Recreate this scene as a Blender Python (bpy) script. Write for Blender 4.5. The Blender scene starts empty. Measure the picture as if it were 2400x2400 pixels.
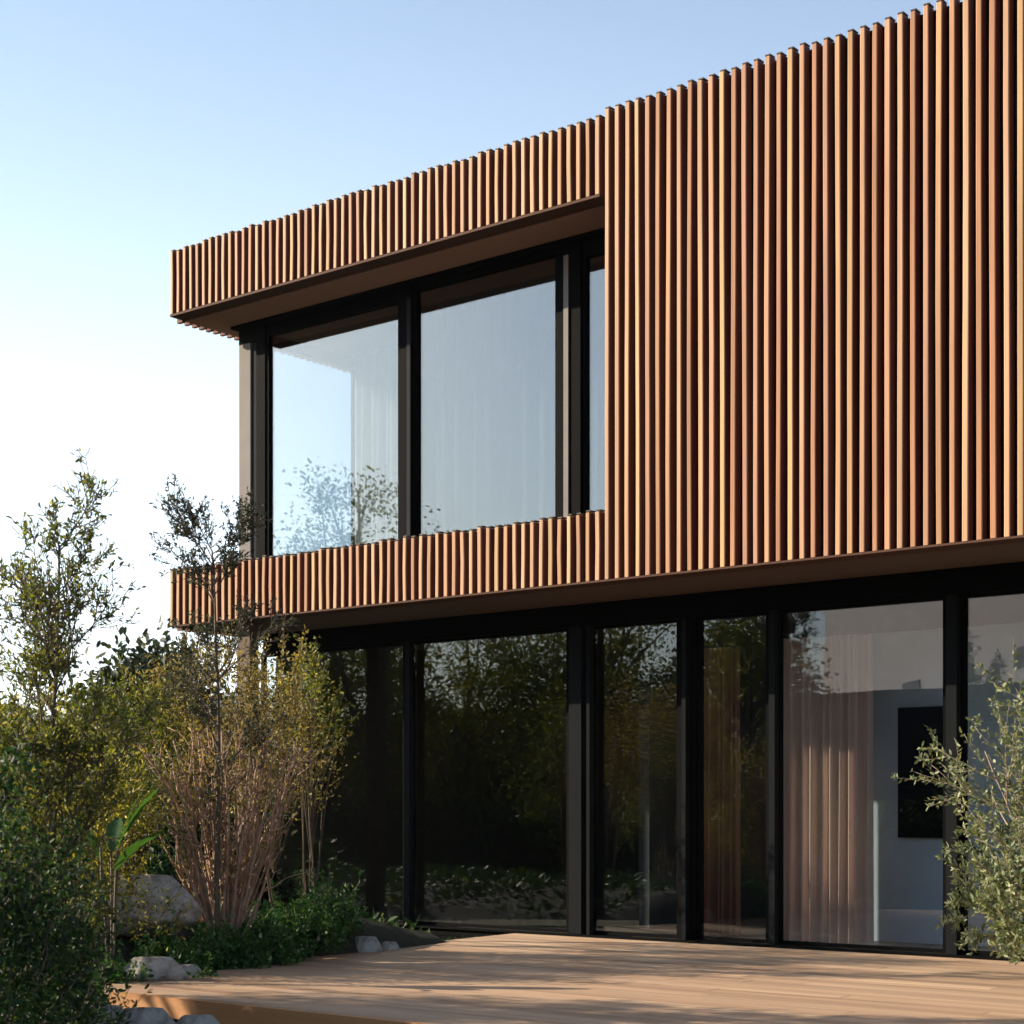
import bpy, math, random
import numpy as np
from mathutils import Vector, noise as mnoise

random.seed(7)
RNG = np.random.default_rng(7)
scene = bpy.context.scene
COL = scene.collection
PI = math.pi

# ------------------------------------------------------------------ materials
def mat(name):
    m = bpy.data.materials.new(name)
    m.use_nodes = True
    nt = m.node_tree
    return m, nt, nt.nodes, nt.links, nt.nodes['Principled BSDF']

def ramp(nodes, stops):
    r = nodes.new('ShaderNodeValToRGB')
    e = r.color_ramp.elements
    while len(e) < len(stops):
        e.new(0.5)
    for el, (p, c) in zip(e, stops):
        el.position = p
        el.color = (*c, 1)
    return r

def noise_node(nt, scale, detail=4, rough=.55, vec=None):
    n = nt.nodes.new('ShaderNodeTexNoise')
    n.inputs['Scale'].default_value = scale
    n.inputs['Detail'].default_value = detail
    n.inputs['Roughness'].default_value = rough
    if vec is not None:
        nt.links.new(vec, n.inputs['Vector'])
    return n

def mapping(nt, scale=(1, 1, 1), src='Object'):
    tc = nt.nodes.new('ShaderNodeTexCoord')
    mp = nt.nodes.new('ShaderNodeMapping')
    mp.inputs['Scale'].default_value = scale
    nt.links.new(tc.outputs[src], mp.inputs['Vector'])
    return mp.outputs['Vector']

def mixc(nt, kind, fac, a, b):
    m = nt.nodes.new('ShaderNodeMix')
    m.data_type = 'RGBA'
    m.blend_type = kind
    for sock, v in ((m.inputs[0], fac), (m.inputs[6], a), (m.inputs[7], b)):
        if hasattr(v, 'is_linked'):
            nt.links.new(v, sock)
        elif isinstance(v, tuple):
            sock.default_value = (*v, 1)
        else:
            sock.default_value = v
    return m.outputs[2]

def bump(nt, h, strength, dist=.01):
    b = nt.nodes.new('ShaderNodeBump')
    b.inputs['Strength'].default_value = strength
    b.inputs['Distance'].default_value = dist
    nt.links.new(h, b.inputs['Height'])
    return b.outputs['Normal']

def wood(name, stops, grain=(26, 26, 1.1), rough=.55, dark=.62, bstr=.25, spec=.35):
    m, nt, N, L, b = mat(name)
    g = N.new('ShaderNodeNewGeometry')
    r = ramp(N, stops)
    L.new(g.outputs['Random Per Island'], r.inputs['Fac'])
    v = mapping(nt, grain)
    off = N.new('ShaderNodeVectorMath'); off.operation = 'ADD'
    sc = N.new('ShaderNodeMath'); sc.operation = 'MULTIPLY'; sc.inputs[1].default_value = 37.0
    L.new(g.outputs['Random Per Island'], sc.inputs[0])
    L.new(v, off.inputs[0]); L.new(sc.outputs[0], off.inputs[1])
    n = noise_node(nt, 1.0, 6, .65, off.outputs[0])
    n2 = noise_node(nt, .22, 3, .5, off.outputs[0])
    gr = ramp(N, [(.25, (dark,) * 3), (.62, (1, 1, 1))])
    L.new(n.outputs['Fac'], gr.inputs['Fac'])
    gr2 = ramp(N, [(.3, (.72, .69, .66)), (.7, (1.10, 1.08, 1.02))])
    L.new(n2.outputs['Fac'], gr2.inputs['Fac'])
    c = mixc(nt, 'MULTIPLY', 1.0, r.outputs[0], gr.outputs[0])
    c = mixc(nt, 'MULTIPLY', 1.0, c, gr2.outputs[0])
    L.new(c, b.inputs['Base Color'])
    b.inputs['Roughness'].default_value = rough
    b.inputs['Specular IOR Level'].default_value = spec
    L.new(bump(nt, n.outputs['Fac'], bstr, .004), b.inputs['Normal'])
    return m

M = {}
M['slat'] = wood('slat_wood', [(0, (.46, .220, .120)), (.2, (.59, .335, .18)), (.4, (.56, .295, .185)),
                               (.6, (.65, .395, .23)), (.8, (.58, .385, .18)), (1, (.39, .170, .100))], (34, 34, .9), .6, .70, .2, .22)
M['slat_side'] = wood('slat_side_shade', [(0, (.17, .058, .036)), (.5, (.21, .085, .05)), (1, (.14, .036, .03))], (30, 30, .8), .65, .8, .12, .15)  # slat flanks: the shade between battens is put into this darker colour
M['deck'] = wood('deck_wood', [(0, (.36, .235, .155)), (.3, (.53, .355, .235)), (.6, (.43, .29, .195)),
                               (1, (.60, .42, .285))], (1.0, 30, 30), .6, .68, .3)
M['fascia_wood'] = wood('deck_edge_wood', [(0, (.50, .24, .10)), (1, (.54, .27, .12))], (.9, 22, 22), .55, .75, .2)

def plain(name, col, rough=.6, metal=0., spec=.5, var=.12, scale=3., bstr=0.):
    m, nt, N, L, b = mat(name)
    n = noise_node(nt, scale, 5, .6, mapping(nt))
    r = ramp(N, [(.3, tuple(c * (1 - var) for c in col)), (.7, tuple(min(1, c * (1 + var)) for c in col))])
    L.new(n.outputs['Fac'], r.inputs['Fac'])
    L.new(r.outputs[0], b.inputs['Base Color'])
    b.inputs['Roughness'].default_value = rough
    b.inputs['Metallic'].default_value = metal
    b.inputs['Specular IOR Level'].default_value = spec
    if bstr:
        L.new(bump(nt, n.outputs['Fac'], bstr, .02), b.inputs['Normal'])
    return m

M['backing'] = plain('dark_backing', (.012, .005, .004), .8, spec=.1)
M['trim'] = plain('brown_trim', (.09, .045, .03), .7, spec=.1)
M['cap'] = plain('slat_cap_metal', (.05, .03, .022), .5, spec=.3)
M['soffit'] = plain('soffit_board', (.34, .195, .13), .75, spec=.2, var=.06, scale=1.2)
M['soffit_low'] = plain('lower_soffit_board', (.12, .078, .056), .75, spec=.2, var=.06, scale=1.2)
M['frame'] = plain('black_aluminium', (.0028, .0028, .0032), .7, spec=.04, var=.1)
M['frame_grey'] = plain('grey_aluminium', (.03, .03, .033), .75, .0, .04, .08)
M['frame_pale'] = plain('pale_aluminium', (.22, .20, .185), .7, .0, .08, .08)
M['white_wall'] = plain('interior_plaster', (.62, .61, .60), .8, var=.03)
M['dark_wall'] = plain('interior_dark_wall', (.05, .05, .052), .8, var=.1)
M['dark_floor'] = plain('interior_floor', (.10, .085, .075), .45, var=.1)
M['blue_wall'] = plain('interior_blue_grey_wall', (.50, .58, .66), .8, var=.08)
M['brownwall'] = plain('brown_render', (.10, .065, .045), .85, var=.15, scale=6, bstr=.2)
M['roof'] = plain('roof_membrane', (.2, .2, .2), .9)
M['bark_red'] = plain('reddish_bark', (.36, .225, .15), .8, var=.45, scale=14, bstr=.6)
M['bark'] = plain('grey_brown_bark', (.11, .08, .055), .85, var=.35, scale=14, bstr=.6)
M['bark_pale'] = plain('pale_bark', (.26, .20, .14), .8, var=.3, scale=14, bstr=.5)
M['concrete'] = plain('pale_concrete', (.80, .68, .64), .85, var=.1, scale=1.2, bstr=.2)
M['darkrender'] = plain('charcoal_render', (.030, .032, .034), .85, var=.15)
M['pot'] = plain('terracotta', (.42, .22, .13), .75, var=.15, scale=8, bstr=.2)

def glass(name, refl, tint, ior=1.5):
    m, nt, N, L, b = mat(name)
    N.remove(b)
    out = N['Material Output']
    gl = N.new('ShaderNodeBsdfGlossy'); gl.inputs['Roughness'].default_value = 0.0
    gl.inputs['Color'].default_value = (.90, .93, .97, 1)
    tr = N.new('ShaderNodeBsdfTransparent'); tr.inputs['Color'].default_value = (*tint, 1)
    fr = N.new('ShaderNodeLayerWeight'); fr.inputs['Blend'].default_value = .5
    pw = N.new('ShaderNodeMath'); pw.operation = 'POWER'; pw.inputs[1].default_value = 4.0
    L.new(fr.outputs['Facing'], pw.inputs[0])
    mul = N.new('ShaderNodeMath'); mul.operation = 'MULTIPLY_ADD'
    mul.inputs[1].default_value = 1 - refl; mul.inputs[2].default_value = refl
    mul.use_clamp = True
    L.new(pw.outputs[0], mul.inputs[0])
    n = noise_node(nt, .55, 2, .5, mapping(nt))
    bp = bump(nt, n.outputs['Fac'], .06, .05)
    L.new(bp, gl.inputs['Normal'])
    mx = N.new('ShaderNodeMixShader')
    L.new(mul.outputs[0], mx.inputs[0]); L.new(tr.outputs[0], mx.inputs[1]); L.new(gl.outputs[0], mx.inputs[2])
    L.new(mx.outputs[0], out.inputs['Surface'])
    return m
M['glass_up'] = glass('coated_glass', .17, (.60, .65, .68))
M['glass_side'] = glass('clear_glass', .02, (.93, .96, .98))
M['glass_low'] = glass('tinted_glass', .065, (.84, .87, .88))

def leafmat(name, stops, trans=.35, rough=.5, spec=.3):
    m, nt, N, L, b = mat(name)
    g = N.new('ShaderNodeNewGeometry')
    r = ramp(N, stops)
    L.new(g.outputs['Random Per Island'], r.inputs['Fac'])
    n = noise_node(nt, 1.6, 3, .6, mapping(nt))
    r2 = ramp(N, [(.35, (.65, .7, .65)), (.65, (1.2, 1.15, 1.05))])
    L.new(n.outputs['Fac'], r2.inputs['Fac'])
    c = mixc(nt, 'MULTIPLY', 1., r.outputs[0], r2.outputs[0])
    L.new(c, b.inputs['Base Color'])
    b.inputs['Roughness'].default_value = rough
    b.inputs['Specular IOR Level'].default_value = spec
    t = N.new('ShaderNodeBsdfTranslucent')
    L.new(mixc(nt, 'MULTIPLY', 1., c, (1.3, 1.25, .7)), t.inputs['Color'])
    mx = N.new('ShaderNodeMixShader'); mx.inputs[0].default_value = trans
    L.new(b.outputs[0], mx.inputs[1]); L.new(t.outputs[0], mx.inputs[2])
    L.new(mx.outputs[0], N['Material Output'].inputs['Surface'])
    return m
M['leaf_dark'] = leafmat('dark_green_leaf', [(0, (.010, .028, .009)), (.5, (.024, .062, .018)), (.93, (.05, .105, .03)), (1, (.2, .24, .08))])
M['leaf_green'] = leafmat('fresh_green_leaf', [(0, (.025, .085, .02)), (.5, (.05, .14, .03)), (.9, (.10, .20, .05)), (1, (.40, .45, .28))])
M['leaf_gold'] = leafmat('golden_leaf', [(0, (.09, .11, .016)), (.4, (.24, .23, .035)), (.8, (.44, .37, .06)), (.93, (.54, .44, .13)), (1, (.70, .64, .40))], .45)
M['leaf_olive'] = leafmat('olive_green_leaf', [(0, (.06, .09, .014)), (.5, (.14, .17, .028)), (.93, (.27, .26, .05)), (1, (.55, .52, .28))], .4)
M['leaf_tan'] = leafmat('tan_leaf', [(0, (.12, .10, .035)), (.5, (.24, .19, .065)), (.9, (.36, .28, .10)), (1, (.60, .52, .30))], .4)
M['leaf_silver'] = leafmat('silvery_leaf', [(0, (.10, .135, .07)), (.5, (.21, .25, .14)), (1, (.42, .44, .28))], .3)
M['leaf_broad'] = leafmat('broad_leaf', [(0, (.035, .10, .022)), (1, (.06, .15, .035))], .35)
M['leaf_slate'] = leafmat('slate_green_leaf', [(0, (.02, .03, .018)), (.6, (.04, .055, .028)), (1, (.07, .085, .04))], .25)

def rock_mat():
    m, nt, N, L, b = mat('boulder_stone')
    v = mapping(nt)
    n = noise_node(nt, 7, 12, .74, v)
    vo = N.new('ShaderNodeTexVoronoi'); vo.feature = 'DISTANCE_TO_EDGE'; vo.inputs['Scale'].default_value = 4.5
    L.new(mixc(nt, 'MIX', .25, v, n.outputs['Color']), vo.inputs['Vector'])
    crack = ramp(N, [(0, (.5, .45, .4)), (.025, (1, 1, 1))]); L.new(vo.outputs['Distance'], crack.inputs['Fac'])
    w = N.new('ShaderNodeTexWave'); w.inputs['Scale'].default_value = 2.2
    w.inputs['Distortion'].default_value = 9; w.inputs['Detail'].default_value = 5
    L.new(v, w.inputs['Vector'])
    r = ramp(N, [(.30, (.17, .14, .11)), (.44, (.42, .37, .32)), (.56, (.60, .56, .50)), (.7, (.72, .68, .63))])
    L.new(n.outputs['Fac'], r.inputs['Fac'])
    r2 = ramp(N, [(.0, (.55, .47, .40)), (.35, (1, 1, 1))])
    L.new(w.outputs['Fac'], r2.inputs['Fac'])
    L.new(mixc(nt, 'MULTIPLY', .8, mixc(nt, 'MULTIPLY', .35, r.outputs[0], r2.outputs[0]), crack.outputs[0]), b.inputs['Base Color'])
    b.inputs['Roughness'].default_value = .9
    L.new(bump(nt, n.outputs['Fac'], 1., .09), b.inputs['Normal'])
    return m
M['rock'] = rock_mat()

def soil_mat():
    m, nt, N, L, b = mat('soil')
    v = mapping(nt)
    n = noise_node(nt, 9, 8, .7, v); n2 = noise_node(nt, .35, 5, .6, v)
    r = ramp(N, [(.3, (.015, .011, .008)), (.6, (.03, .024, .017)), (.8, (.07, .058, .045))])
    L.new(n.outputs['Fac'], r.inputs['Fac'])
    r2 = ramp(N, [(.45, (.018, .034, .010)), (.6, (.04, .04, .02))])
    L.new(n2.outputs['Fac'], r2.inputs['Fac'])
    L.new(mixc(nt, 'MIX', .45, r.outputs[0], r2.outputs[0]), b.inputs['Base Color'])
    b.inputs['Roughness'].default_value = .95
    L.new(bump(nt, n.outputs['Fac'], .8, .04), b.inputs['Normal'])
    return m
M['soil'] = soil_mat()
M['hill'] = plain('wooded_hillside', (.06, .085, .05), .95, var=.35, scale=.004)

def cloth(name, col, trans, scale=(60, 60, 2)):
    m, nt, N, L, b = mat(name)
    n = noise_node(nt, 1, 3, .5, mapping(nt, scale))
    r = ramp(N, [(.3, tuple(c * .86 for c in col)), (.7, col)])
    L.new(n.outputs['Fac'], r.inputs['Fac'])
    L.new(r.outputs[0], b.inputs['Base Color'])
    b.inputs['Roughness'].default_value = .9
    t = N.new('ShaderNodeBsdfTranslucent'); L.new(r.outputs[0], t.inputs['Color'])
    mx = N.new('ShaderNodeMixShader'); mx.inputs[0].default_value = trans
    L.new(b.outputs[0], mx.inputs[1]); L.new(t.outputs[0], mx.inputs[2])
    L.new(mx.outputs[0], N['Material Output'].inputs['Surface'])
    return m
M['sheer'] = cloth('white_sheer_cloth', (.50, .49, .47), .5)
M['drape'] = cloth('pink_beige_cloth', (.82, .60, .50), .2)
M['drape_brown'] = cloth('russet_cloth', (.40, .18, .12), .15)

# ------------------------------------------------------------------ object helpers
class MB:
    def __init__(s):
        s.v = []; s.f = []; s.mi = []
    def poly(s, vs, fs, mi=0):
        o = len(s.v); s.v += [tuple(p) for p in vs]
        s.f += [tuple(i + o for i in f) for f in fs]; s.mi += [mi] * len(fs)
    def box(s, x0, y0, z0, x1, y1, z1, mi=0):
        s.poly([(x0, y0, z0), (x1, y0, z0), (x1, y1, z0), (x0, y1, z0),
                (x0, y0, z1), (x1, y0, z1), (x1, y1, z1), (x0, y1, z1)],
               [(0, 3, 2, 1), (4, 5, 6, 7), (0, 1, 5, 4), (1, 2, 6, 5), (2, 3, 7, 6), (3, 0, 4, 7)], mi)
    def prism(s, pts, z0, z1, mi=0):
        n = len(pts)
        s.poly([(x, y, z0) for x, y in pts] + [(x, y, z1) for x, y in pts],
               [tuple(range(n - 1, -1, -1)), tuple(range(n, 2 * n))] +
               [(i, (i + 1) % n, n + (i + 1) % n, n + i) for i in range(n)], mi)
    def tube(s, pts, rad, k=5, mi=0):
        n = len(pts)
        P = [Vector(p) for p in pts]
        vs = []
        up = None
        for i in range(n):
            d = (P[min(i + 1, n - 1)] - P[max(i - 1, 0)])
            if d.length < 1e-9: d = Vector((0, 0, 1))
            d.normalize()
            a = d.cross(Vector((.13, .97, .2)) if abs(d.z) > .8 else Vector((0, 0, 1))).normalized()
            if up is not None and a.dot(up) < 0: a = -a
            up = a
            c = d.cross(a)
            for j in range(k):
                t = 2 * PI * j / k
                vs.append(P[i] + (a * math.cos(t) + c * math.sin(t)) * rad[i])
        fs = [(i * k + j, i * k + (j + 1) % k, (i + 1) * k + (j + 1) % k, (i + 1) * k + j)
              for i in range(n - 1) for j in range(k)]
        fs.append(tuple(range((n - 1) * k, n * k)))
        s.poly(vs, fs, mi)
    def build(s, name, mats, parent=None, smooth=False, loc=None):
        me = bpy.data.meshes.new(name)
        vs = s.v
        if loc is not None:
            vs = [(x - loc[0], y - loc[1], z - loc[2]) for x, y, z in vs]
        me.from_pydata(vs, [], s.f)
        if not isinstance(mats, (list, tuple)): mats = [mats]
        for m in mats: me.materials.append(m)
        if len(mats) > 1: me.polygons.foreach_set('material_index', s.mi)
        if smooth: me.polygons.foreach_set('use_smooth', [True] * len(me.polygons))
        me.update()
        o = bpy.data.objects.new(name, me)
        COL.objects.link(o)
        if loc is not None: o.location = loc
        if parent is not None: o.parent = parent
        return o

def tag(o, label=None, cat=None, group=None, kind=None):
    if label: o['label'] = label
    if cat: o['category'] = cat
    if group: o['group'] = group
    if kind: o['kind'] = kind
    return o

def thing(name, loc, label, cat, group=None):
    o = bpy.data.objects.new(name, None)
    COL.objects.link(o); o.location = loc
    o.empty_display_size = .2
    return tag(o, label, cat, group)

# image geometry: eye at the origin, 1.1 m above the deck; X runs along the facade, Y into the house
EYE = 1.1
CA, SA = .780, .626
def at(px, D):
    a = (px - 966) / 3201
    return (D * (CA * a - SA), D * (SA * a + CA))
def zat(py, D):
    return EYE + D * (1536 - py) / 3201

# ------------------------------------------------------------------ setting: terrain
def sstep(a, b, x):
    t = min(1, max(0, (x - a) / (b - a)))
    return t * t * (3 - 2 * t)
def ground_z(x, y):
    left = sstep(-8.95, -9.75, x)
    yy = sstep(6.7, 7.5, y)
    back = 1 - .75 * sstep(9.8, 11.2, y)
    z = -.42 + left * yy * (.40 + .30 * back)
    near = 1 if (-40 < x < 20 and -30 < y < 40) else 0
    if near:
        z += .05 * mnoise.noise(Vector((x * .9, y * .9, 0))) + .02 * mnoise.noise(Vector((x * 4, y * 4, 3)))
    if y > 11.2 and x > -14.5: z = min(z, -.12)
    if x > -8.9 and y > 6.5: z = min(z, -.3)
    return z
xs = sorted(set([-4600, -3500, -2000, -1000, -500, -250, -120, -70, -45, -32, -26] + [round(-22 + .25 * i, 3) for i in range(62)]
                + [-6.5 + i for i in range(0, 14)] + [10, 14, 20, 30, 50, 90, 200, 500, 1500, 4600]))
ys = sorted(set([-4600, -3000, -1500, -500, -200, -90, -50, -35, -25, -18, -12, -8, -5, -3, -1, 0, 1, 2, 3] + [round(3.5 + .25 * i, 3) for i in range(40)]
                + [14, 16, 19, 24, 32, 50, 90, 180, 400, 900, 2000, 4600]))
g = MB()
g.poly([(x, y, ground_z(x, y)) for y in ys for x in xs],
       [(j * len(xs) + i, j * len(xs) + i + 1, (j + 1) * len(xs) + i + 1, (j + 1) * len(xs) + i)
        for j in range(len(ys) - 1) for i in range(len(xs) - 1)])
tag(g.build('ground', M['soil'], smooth=True), kind='structure')

# distant hills: a ridge several kilometres away
def ridge(name, dist, base_a, h0, seed):
    mb = MB(); n = 90; rows = 14
    vs = []
    for j in range(rows):
        t = j / (rows - 1)
        for i in range(n):
            ang = math.radians(base_a + 130 * i / (n - 1))
            d = dist + 900 * t
            x, y = -math.sin(ang) * d, math.cos(ang) * d
            prof = .62 + .55 * mnoise.noise(Vector((i * .075, seed, 0))) + .16 * mnoise.noise(Vector((i * .31, seed, 5)))
            h = h0 * max(.15, prof) * math.sin(min(1, t * 1.25) * PI / 2) ** .8 + 18 * mnoise.noise(Vector((i * .7, j * .7, seed))) * t
            vs.append((x, y, -1 + h))
    mb.poly(vs, [(j * n + i, j * n + i + 1, (j + 1) * n + i + 1, (j + 1) * n + i) for j in range(rows - 1) for i in range(n - 1)])
    tag(mb.build(name, M['hill'], smooth=True), kind='structure')
ridge('hills', 2600, -10, 340, 1.3)

# ------------------------------------------------------------------ the house
YS = 11.25          # front of the slats
YW = 12.02          # upper windows
YG = 12.40          # ground floor glass
XL = -13.48         # left end of the slabs
XW = -13.23         # left end of the upper room
XM = -8.065         # where the tall slatted volume starts
XR = 4.0
ZT, ZF = 6.81, 6.15     # roof fascia top and bottom
ZB1, ZB0 = 3.575, 3.00  # band under the window
PITCH = .0965
SW, SD = .043, .088

house = thing('house', (-8, 12, 0), 'two storey house clad in upright warm timber slats above black framed glass', 'house')
def hp(mb, name, m, parent=None, **k):
    """part of the house, written in world coordinates"""
    o = mb.build(name, m, None, **k)
    o.parent = parent or house
    if parent is None:
        o.matrix_parent_inverse = house.matrix_world.inverted()
    return o
bpy.context.view_layer.update()

def slat(mb, cx, z0, z1, face='front', wob=1.0):
    """one upright batten with softened front edges and a slight bow"""
    w = SW * random.uniform(.93, 1.07) / 2
    ch = .006
    dep = SD * random.uniform(.95, 1.05)
    prof = [(-w, dep), (-w, ch), (-w + ch, 0), (w - ch, 0), (w, ch), (w, dep)]
    z1 += random.uniform(-.012, .012)
    n = max(3, int((z1 - z0) / .45) + 2)
    a = random.uniform(-1, 1) * .004 * wob
    ph = random.uniform(0, 6)
    vs = []
    for i in range(n):
        t = i / (n - 1)
        z = z0 + (z1 - z0) * t
        dx = a * math.sin(ph + t * 4) + random.uniform(-.0008, .0008)
        # top end rounded towards the back
        for (u, d) in prof:
            zz = z
            if i == n - 1: zz = z - (.010 if d < ch * 1.5 else 0) - (.006 if abs(u) > w - ch * .5 else 0)
            if face == 'front': vs.append((cx + u + dx, YS + d, zz))
            else: vs.append((XL - SD + d, cx - u + dx, zz))
    k = len(prof)
    fs = []
    for i in range(n - 1):
        for j in range(k - 1):
            fs.append((i * k + j, i * k + j + 1, (i + 1) * k + j + 1, (i + 1) * k + j))
    fs.append(tuple(range(k - 1, -1, -1)))
    fs.append(tuple(range((n - 1) * k, n * k)))
    o0 = len(mb.mi)
    mb.poly(vs, fs)
    for q in range((n - 1) * (k - 1)):
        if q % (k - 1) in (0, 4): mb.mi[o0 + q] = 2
    # dark end cap
    mb2 = mb
    if face == 'front': mb2.box(cx - w - .001, YS + .010, z1 + .0005, cx + w + .001, YS + dep, z1 + .010, 1)
    else: mb2.box(XL - SD + .01, cx - w - .001, z1 + .0005, XL - SD + dep, cx + w + .001, z1 + .010, 1)

fas, band, wall = MB(), MB(), MB()
x = XL + SW / 2 + .002
k = 0
nleft = int(round((XM - XL) / PITCH))
pl = (XM - XL) / nleft
for i in range(nleft):
    cx = XL + SW / 2 + .002 + i * pl
    slat(fas, cx, ZF + .019, ZT)
for i in range(nleft):
    cx = XL + SW / 2 + .002 + i * pl + random.uniform(-.002, .002)
    slat(band, cx, ZB0 + .012, ZB1, wob=1.2)
i = 0
while True:
    cx = XM + SW / 2 + .003 + i * PITCH * 1.03
    if cx > XR: break
    slat(wall, cx, ZB0 + .012, ZT + .04, wob=1.5)
    i += 1
fside, bside = MB(), MB()
for i in range(1, 88):
    y = YS + SD + i * PITCH
    slat(fside, y, ZF - .02, ZT, 'side')
    slat(bside, y, ZB0 - .02, ZB1, 'side')

# structural bodies behind the slats
YB = YS + SD + .001
bk = MB()
bk.box(XL, YB, ZF + .020, XM - .05, YB + .10, ZT - .02)
o = hp(bk, 'roof_fascia', M['backing'])
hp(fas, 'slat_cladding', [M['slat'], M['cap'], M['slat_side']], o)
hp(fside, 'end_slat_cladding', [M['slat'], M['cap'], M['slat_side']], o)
t = MB()
t.box(XL - .004, YS + .004, ZF - .004, XM - .05, YB + .10, ZF + .018)
hp(t, 'edge_trim', M['trim'], o)
bk = MB()
bk.box(XL, YB, ZB0 + .014, XM - .05, YB + .10, ZB1 - .03)
ob = hp(bk, 'balustrade_band', M['backing'])
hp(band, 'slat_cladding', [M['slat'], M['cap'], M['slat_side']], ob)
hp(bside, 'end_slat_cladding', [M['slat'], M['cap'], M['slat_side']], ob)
t = MB(); t.box(XL - .004, YS + .004, ZB0 - .004, XM - .05, YB + .10, ZB0 + .011)
t.box(XL + .02, YB + .101, ZB1 - .06, XM - .05, YW - .06, ZB1 - .035)
hp(t, 'edge_trim', M['trim'], ob)
t = MB(); t.box(XW - .02, 11.86, ZF - .04, XM - .05, 11.965, ZF - .0125)
hp(t, 'head_channel', M['frame'])
bk = MB()
bk.box(XM - .049, YB, ZB0 + .014, XR, YB + .12, ZT + .03)
bk.box(XM - .049, YB + .121, ZB0 + .014, XM + .04, YW + .4, ZF + .2)
ow = hp(bk, 'upper_wall', M['backing'])
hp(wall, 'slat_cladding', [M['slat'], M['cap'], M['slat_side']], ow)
t = MB(); t.box(XM - .049, YS + .004, ZB0 - .004, XR, YB + .12, ZB0 + .011)
hp(t, 'edge_trim', M['trim'], ow)

YBACK = 20.0
s = MB(); s.box(XL + .001, YB + .102, ZF, XR, YBACK, ZF + .12); s.box(XL + .001, YB + .102, ZF + .125, XR, YBACK, ZT - .2)
hp(s, 'roof', M['roof'])
s = MB(); s.box(XL + .003, YB + .103, ZF - .012, XM + .03, YBACK, ZF - .002)
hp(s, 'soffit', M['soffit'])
s = MB(); s.box(XL + .003, YB + .103, ZB0 + .02, XR, YBACK, ZB1 - .16)
hp(s, 'floor_slab', M['trim'])
s = MB(); s.box(XL + .003, YB + .123, ZB0 - .002, XR, YBACK, ZB0 + .012)
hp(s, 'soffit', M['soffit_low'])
s = MB(); s.box(XL + .1, YBACK + .001, -.4, XR, YBACK + .2, ZT - .1)
s.box(XL + .24, 13.66, ZB1 - .15, XL + .30, YBACK, ZF - .013)        # closed part of the left side wall
s.box(XL + .25, YG + .08, -.4, XL + .35, YBACK, ZB0 - .004)
hp(s, 'wall', M['brownwall'])
s = MB(); s.box(-12.66, 11.42, -.4, -12.48, 11.54, ZB0 - .004)
hp(s, 'column', M['brownwall'])
# plinth under the glass line
s = MB(); s.box(XL, YG - .10, -.5, XR, YG + .3, .0)
s.box(XL, YG - .22, -.5, -9.7, YG - .101, -.06)
hp(s, 'plinth', M['frame'])

# ---- glazing
def xon(px, Y):
    a = (px - 966) / 3201
    return Y * (CA * a - SA) / (SA * a + CA)
def window(name, x0, x1, z0, z1, Y, fw, gm, top=None, fm='frame', dep=.07, back=0.):
    top = fw if top is None else top
    mb = MB()
    mb.box(x0, Y - dep / 2, z0, x0 + fw, Y + dep / 2, z1)
    mb.box(x1 - fw, Y - dep / 2, z0, x1, Y + dep / 2, z1)
    mb.box(x0 + fw, Y - dep / 2, z1 - top, x1 - fw, Y + dep / 2, z1)
    mb.box(x0 + fw, Y - dep / 2, z0, x1 - fw, Y + dep / 2, z0 + fw)
    if back:
        q = back
        mb.box(x1 - fw + .004, Y + dep / 2, z0, x1 - .002, Y + q + .03, z1)
        mb.box(x0 - .16, Y + dep / 2 + .001, z1 - top + .004, x1 - fw + .004, Y + q + .03, z1)
    w = hp(mb, name, M[fm])
    p = MB(); p.box(x0 + fw - .003 - (.21 if back else 0), Y + back - .006, z0 + fw - .003, x1 - fw + .003, Y + back + .006, z1 - top + .003)
    hp(p, 'pane', M[gm], w)
    return w
def post(x0, x1, z0, z1, y0, y1, m, name='mullion'):
    mb = MB(); mb.box(x0, y0, z0, x1, y1, z1)
    return hp(mb, name, M[m])

ZU0, ZU1 = ZB1 - .10, ZF - .013
Y = YW
xa = xon(513, Y); xb = xon(757, Y); xc = xon(790, Y); xd = xon(1052, Y); xe = xon(1110, Y)
window('window', xa - .05, xb + .03, ZU0, ZU1, Y, .04, 'glass_up', .135)
window('window', xc - .035, xd + .035, ZU0, ZU1, Y, .035, 'glass_up', .07)
window('window', xe - .035, XM + .5, ZU0, ZU1, Y, .035, 'glass_up', .16)
# mullions between them
post(xb + .031, xc - .036, ZU0, ZU1, Y - .07, Y + .034, 'frame')
xg = xon(771, Y - .08)
post(xg - .022, xg + .022, ZU0, ZU1 - .14, Y - .085, Y - .071, 'frame_grey', 'mullion_strip')
post(xd + .036, xe - .036, ZU0, ZU1, Y - .07, Y + .034, 'frame')
xg = xon(1068, Y - .08)
post(xg - .026, xg + .026, ZU0, ZU1 - .12, Y - .085, Y - .071, 'frame_pale', 'mullion_strip')
# corner assembly
x0 = xon(458, Y); x1 = xon(479, Y); x2 = xon(490, Y)
post(x0, x1, ZU0 - .02, ZU1 - .17, Y - .05, Y + .06, 'frame_pale', 'corner_post')
post(x1 + .004, x2, ZU0 - .02, ZU1 - .17, Y - .03, Y + .06, 'frame_grey', 'corner_post')
post(x2 + .001, xa - .051, ZU0, ZU1 - .17, Y - .05, Y + .034, 'frame', 'corner_post')
post(x0 - .002, xa - .051, ZU1 - .169, ZU1 - .001, Y - .052, Y + .09, 'frame', 'lintel')
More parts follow.
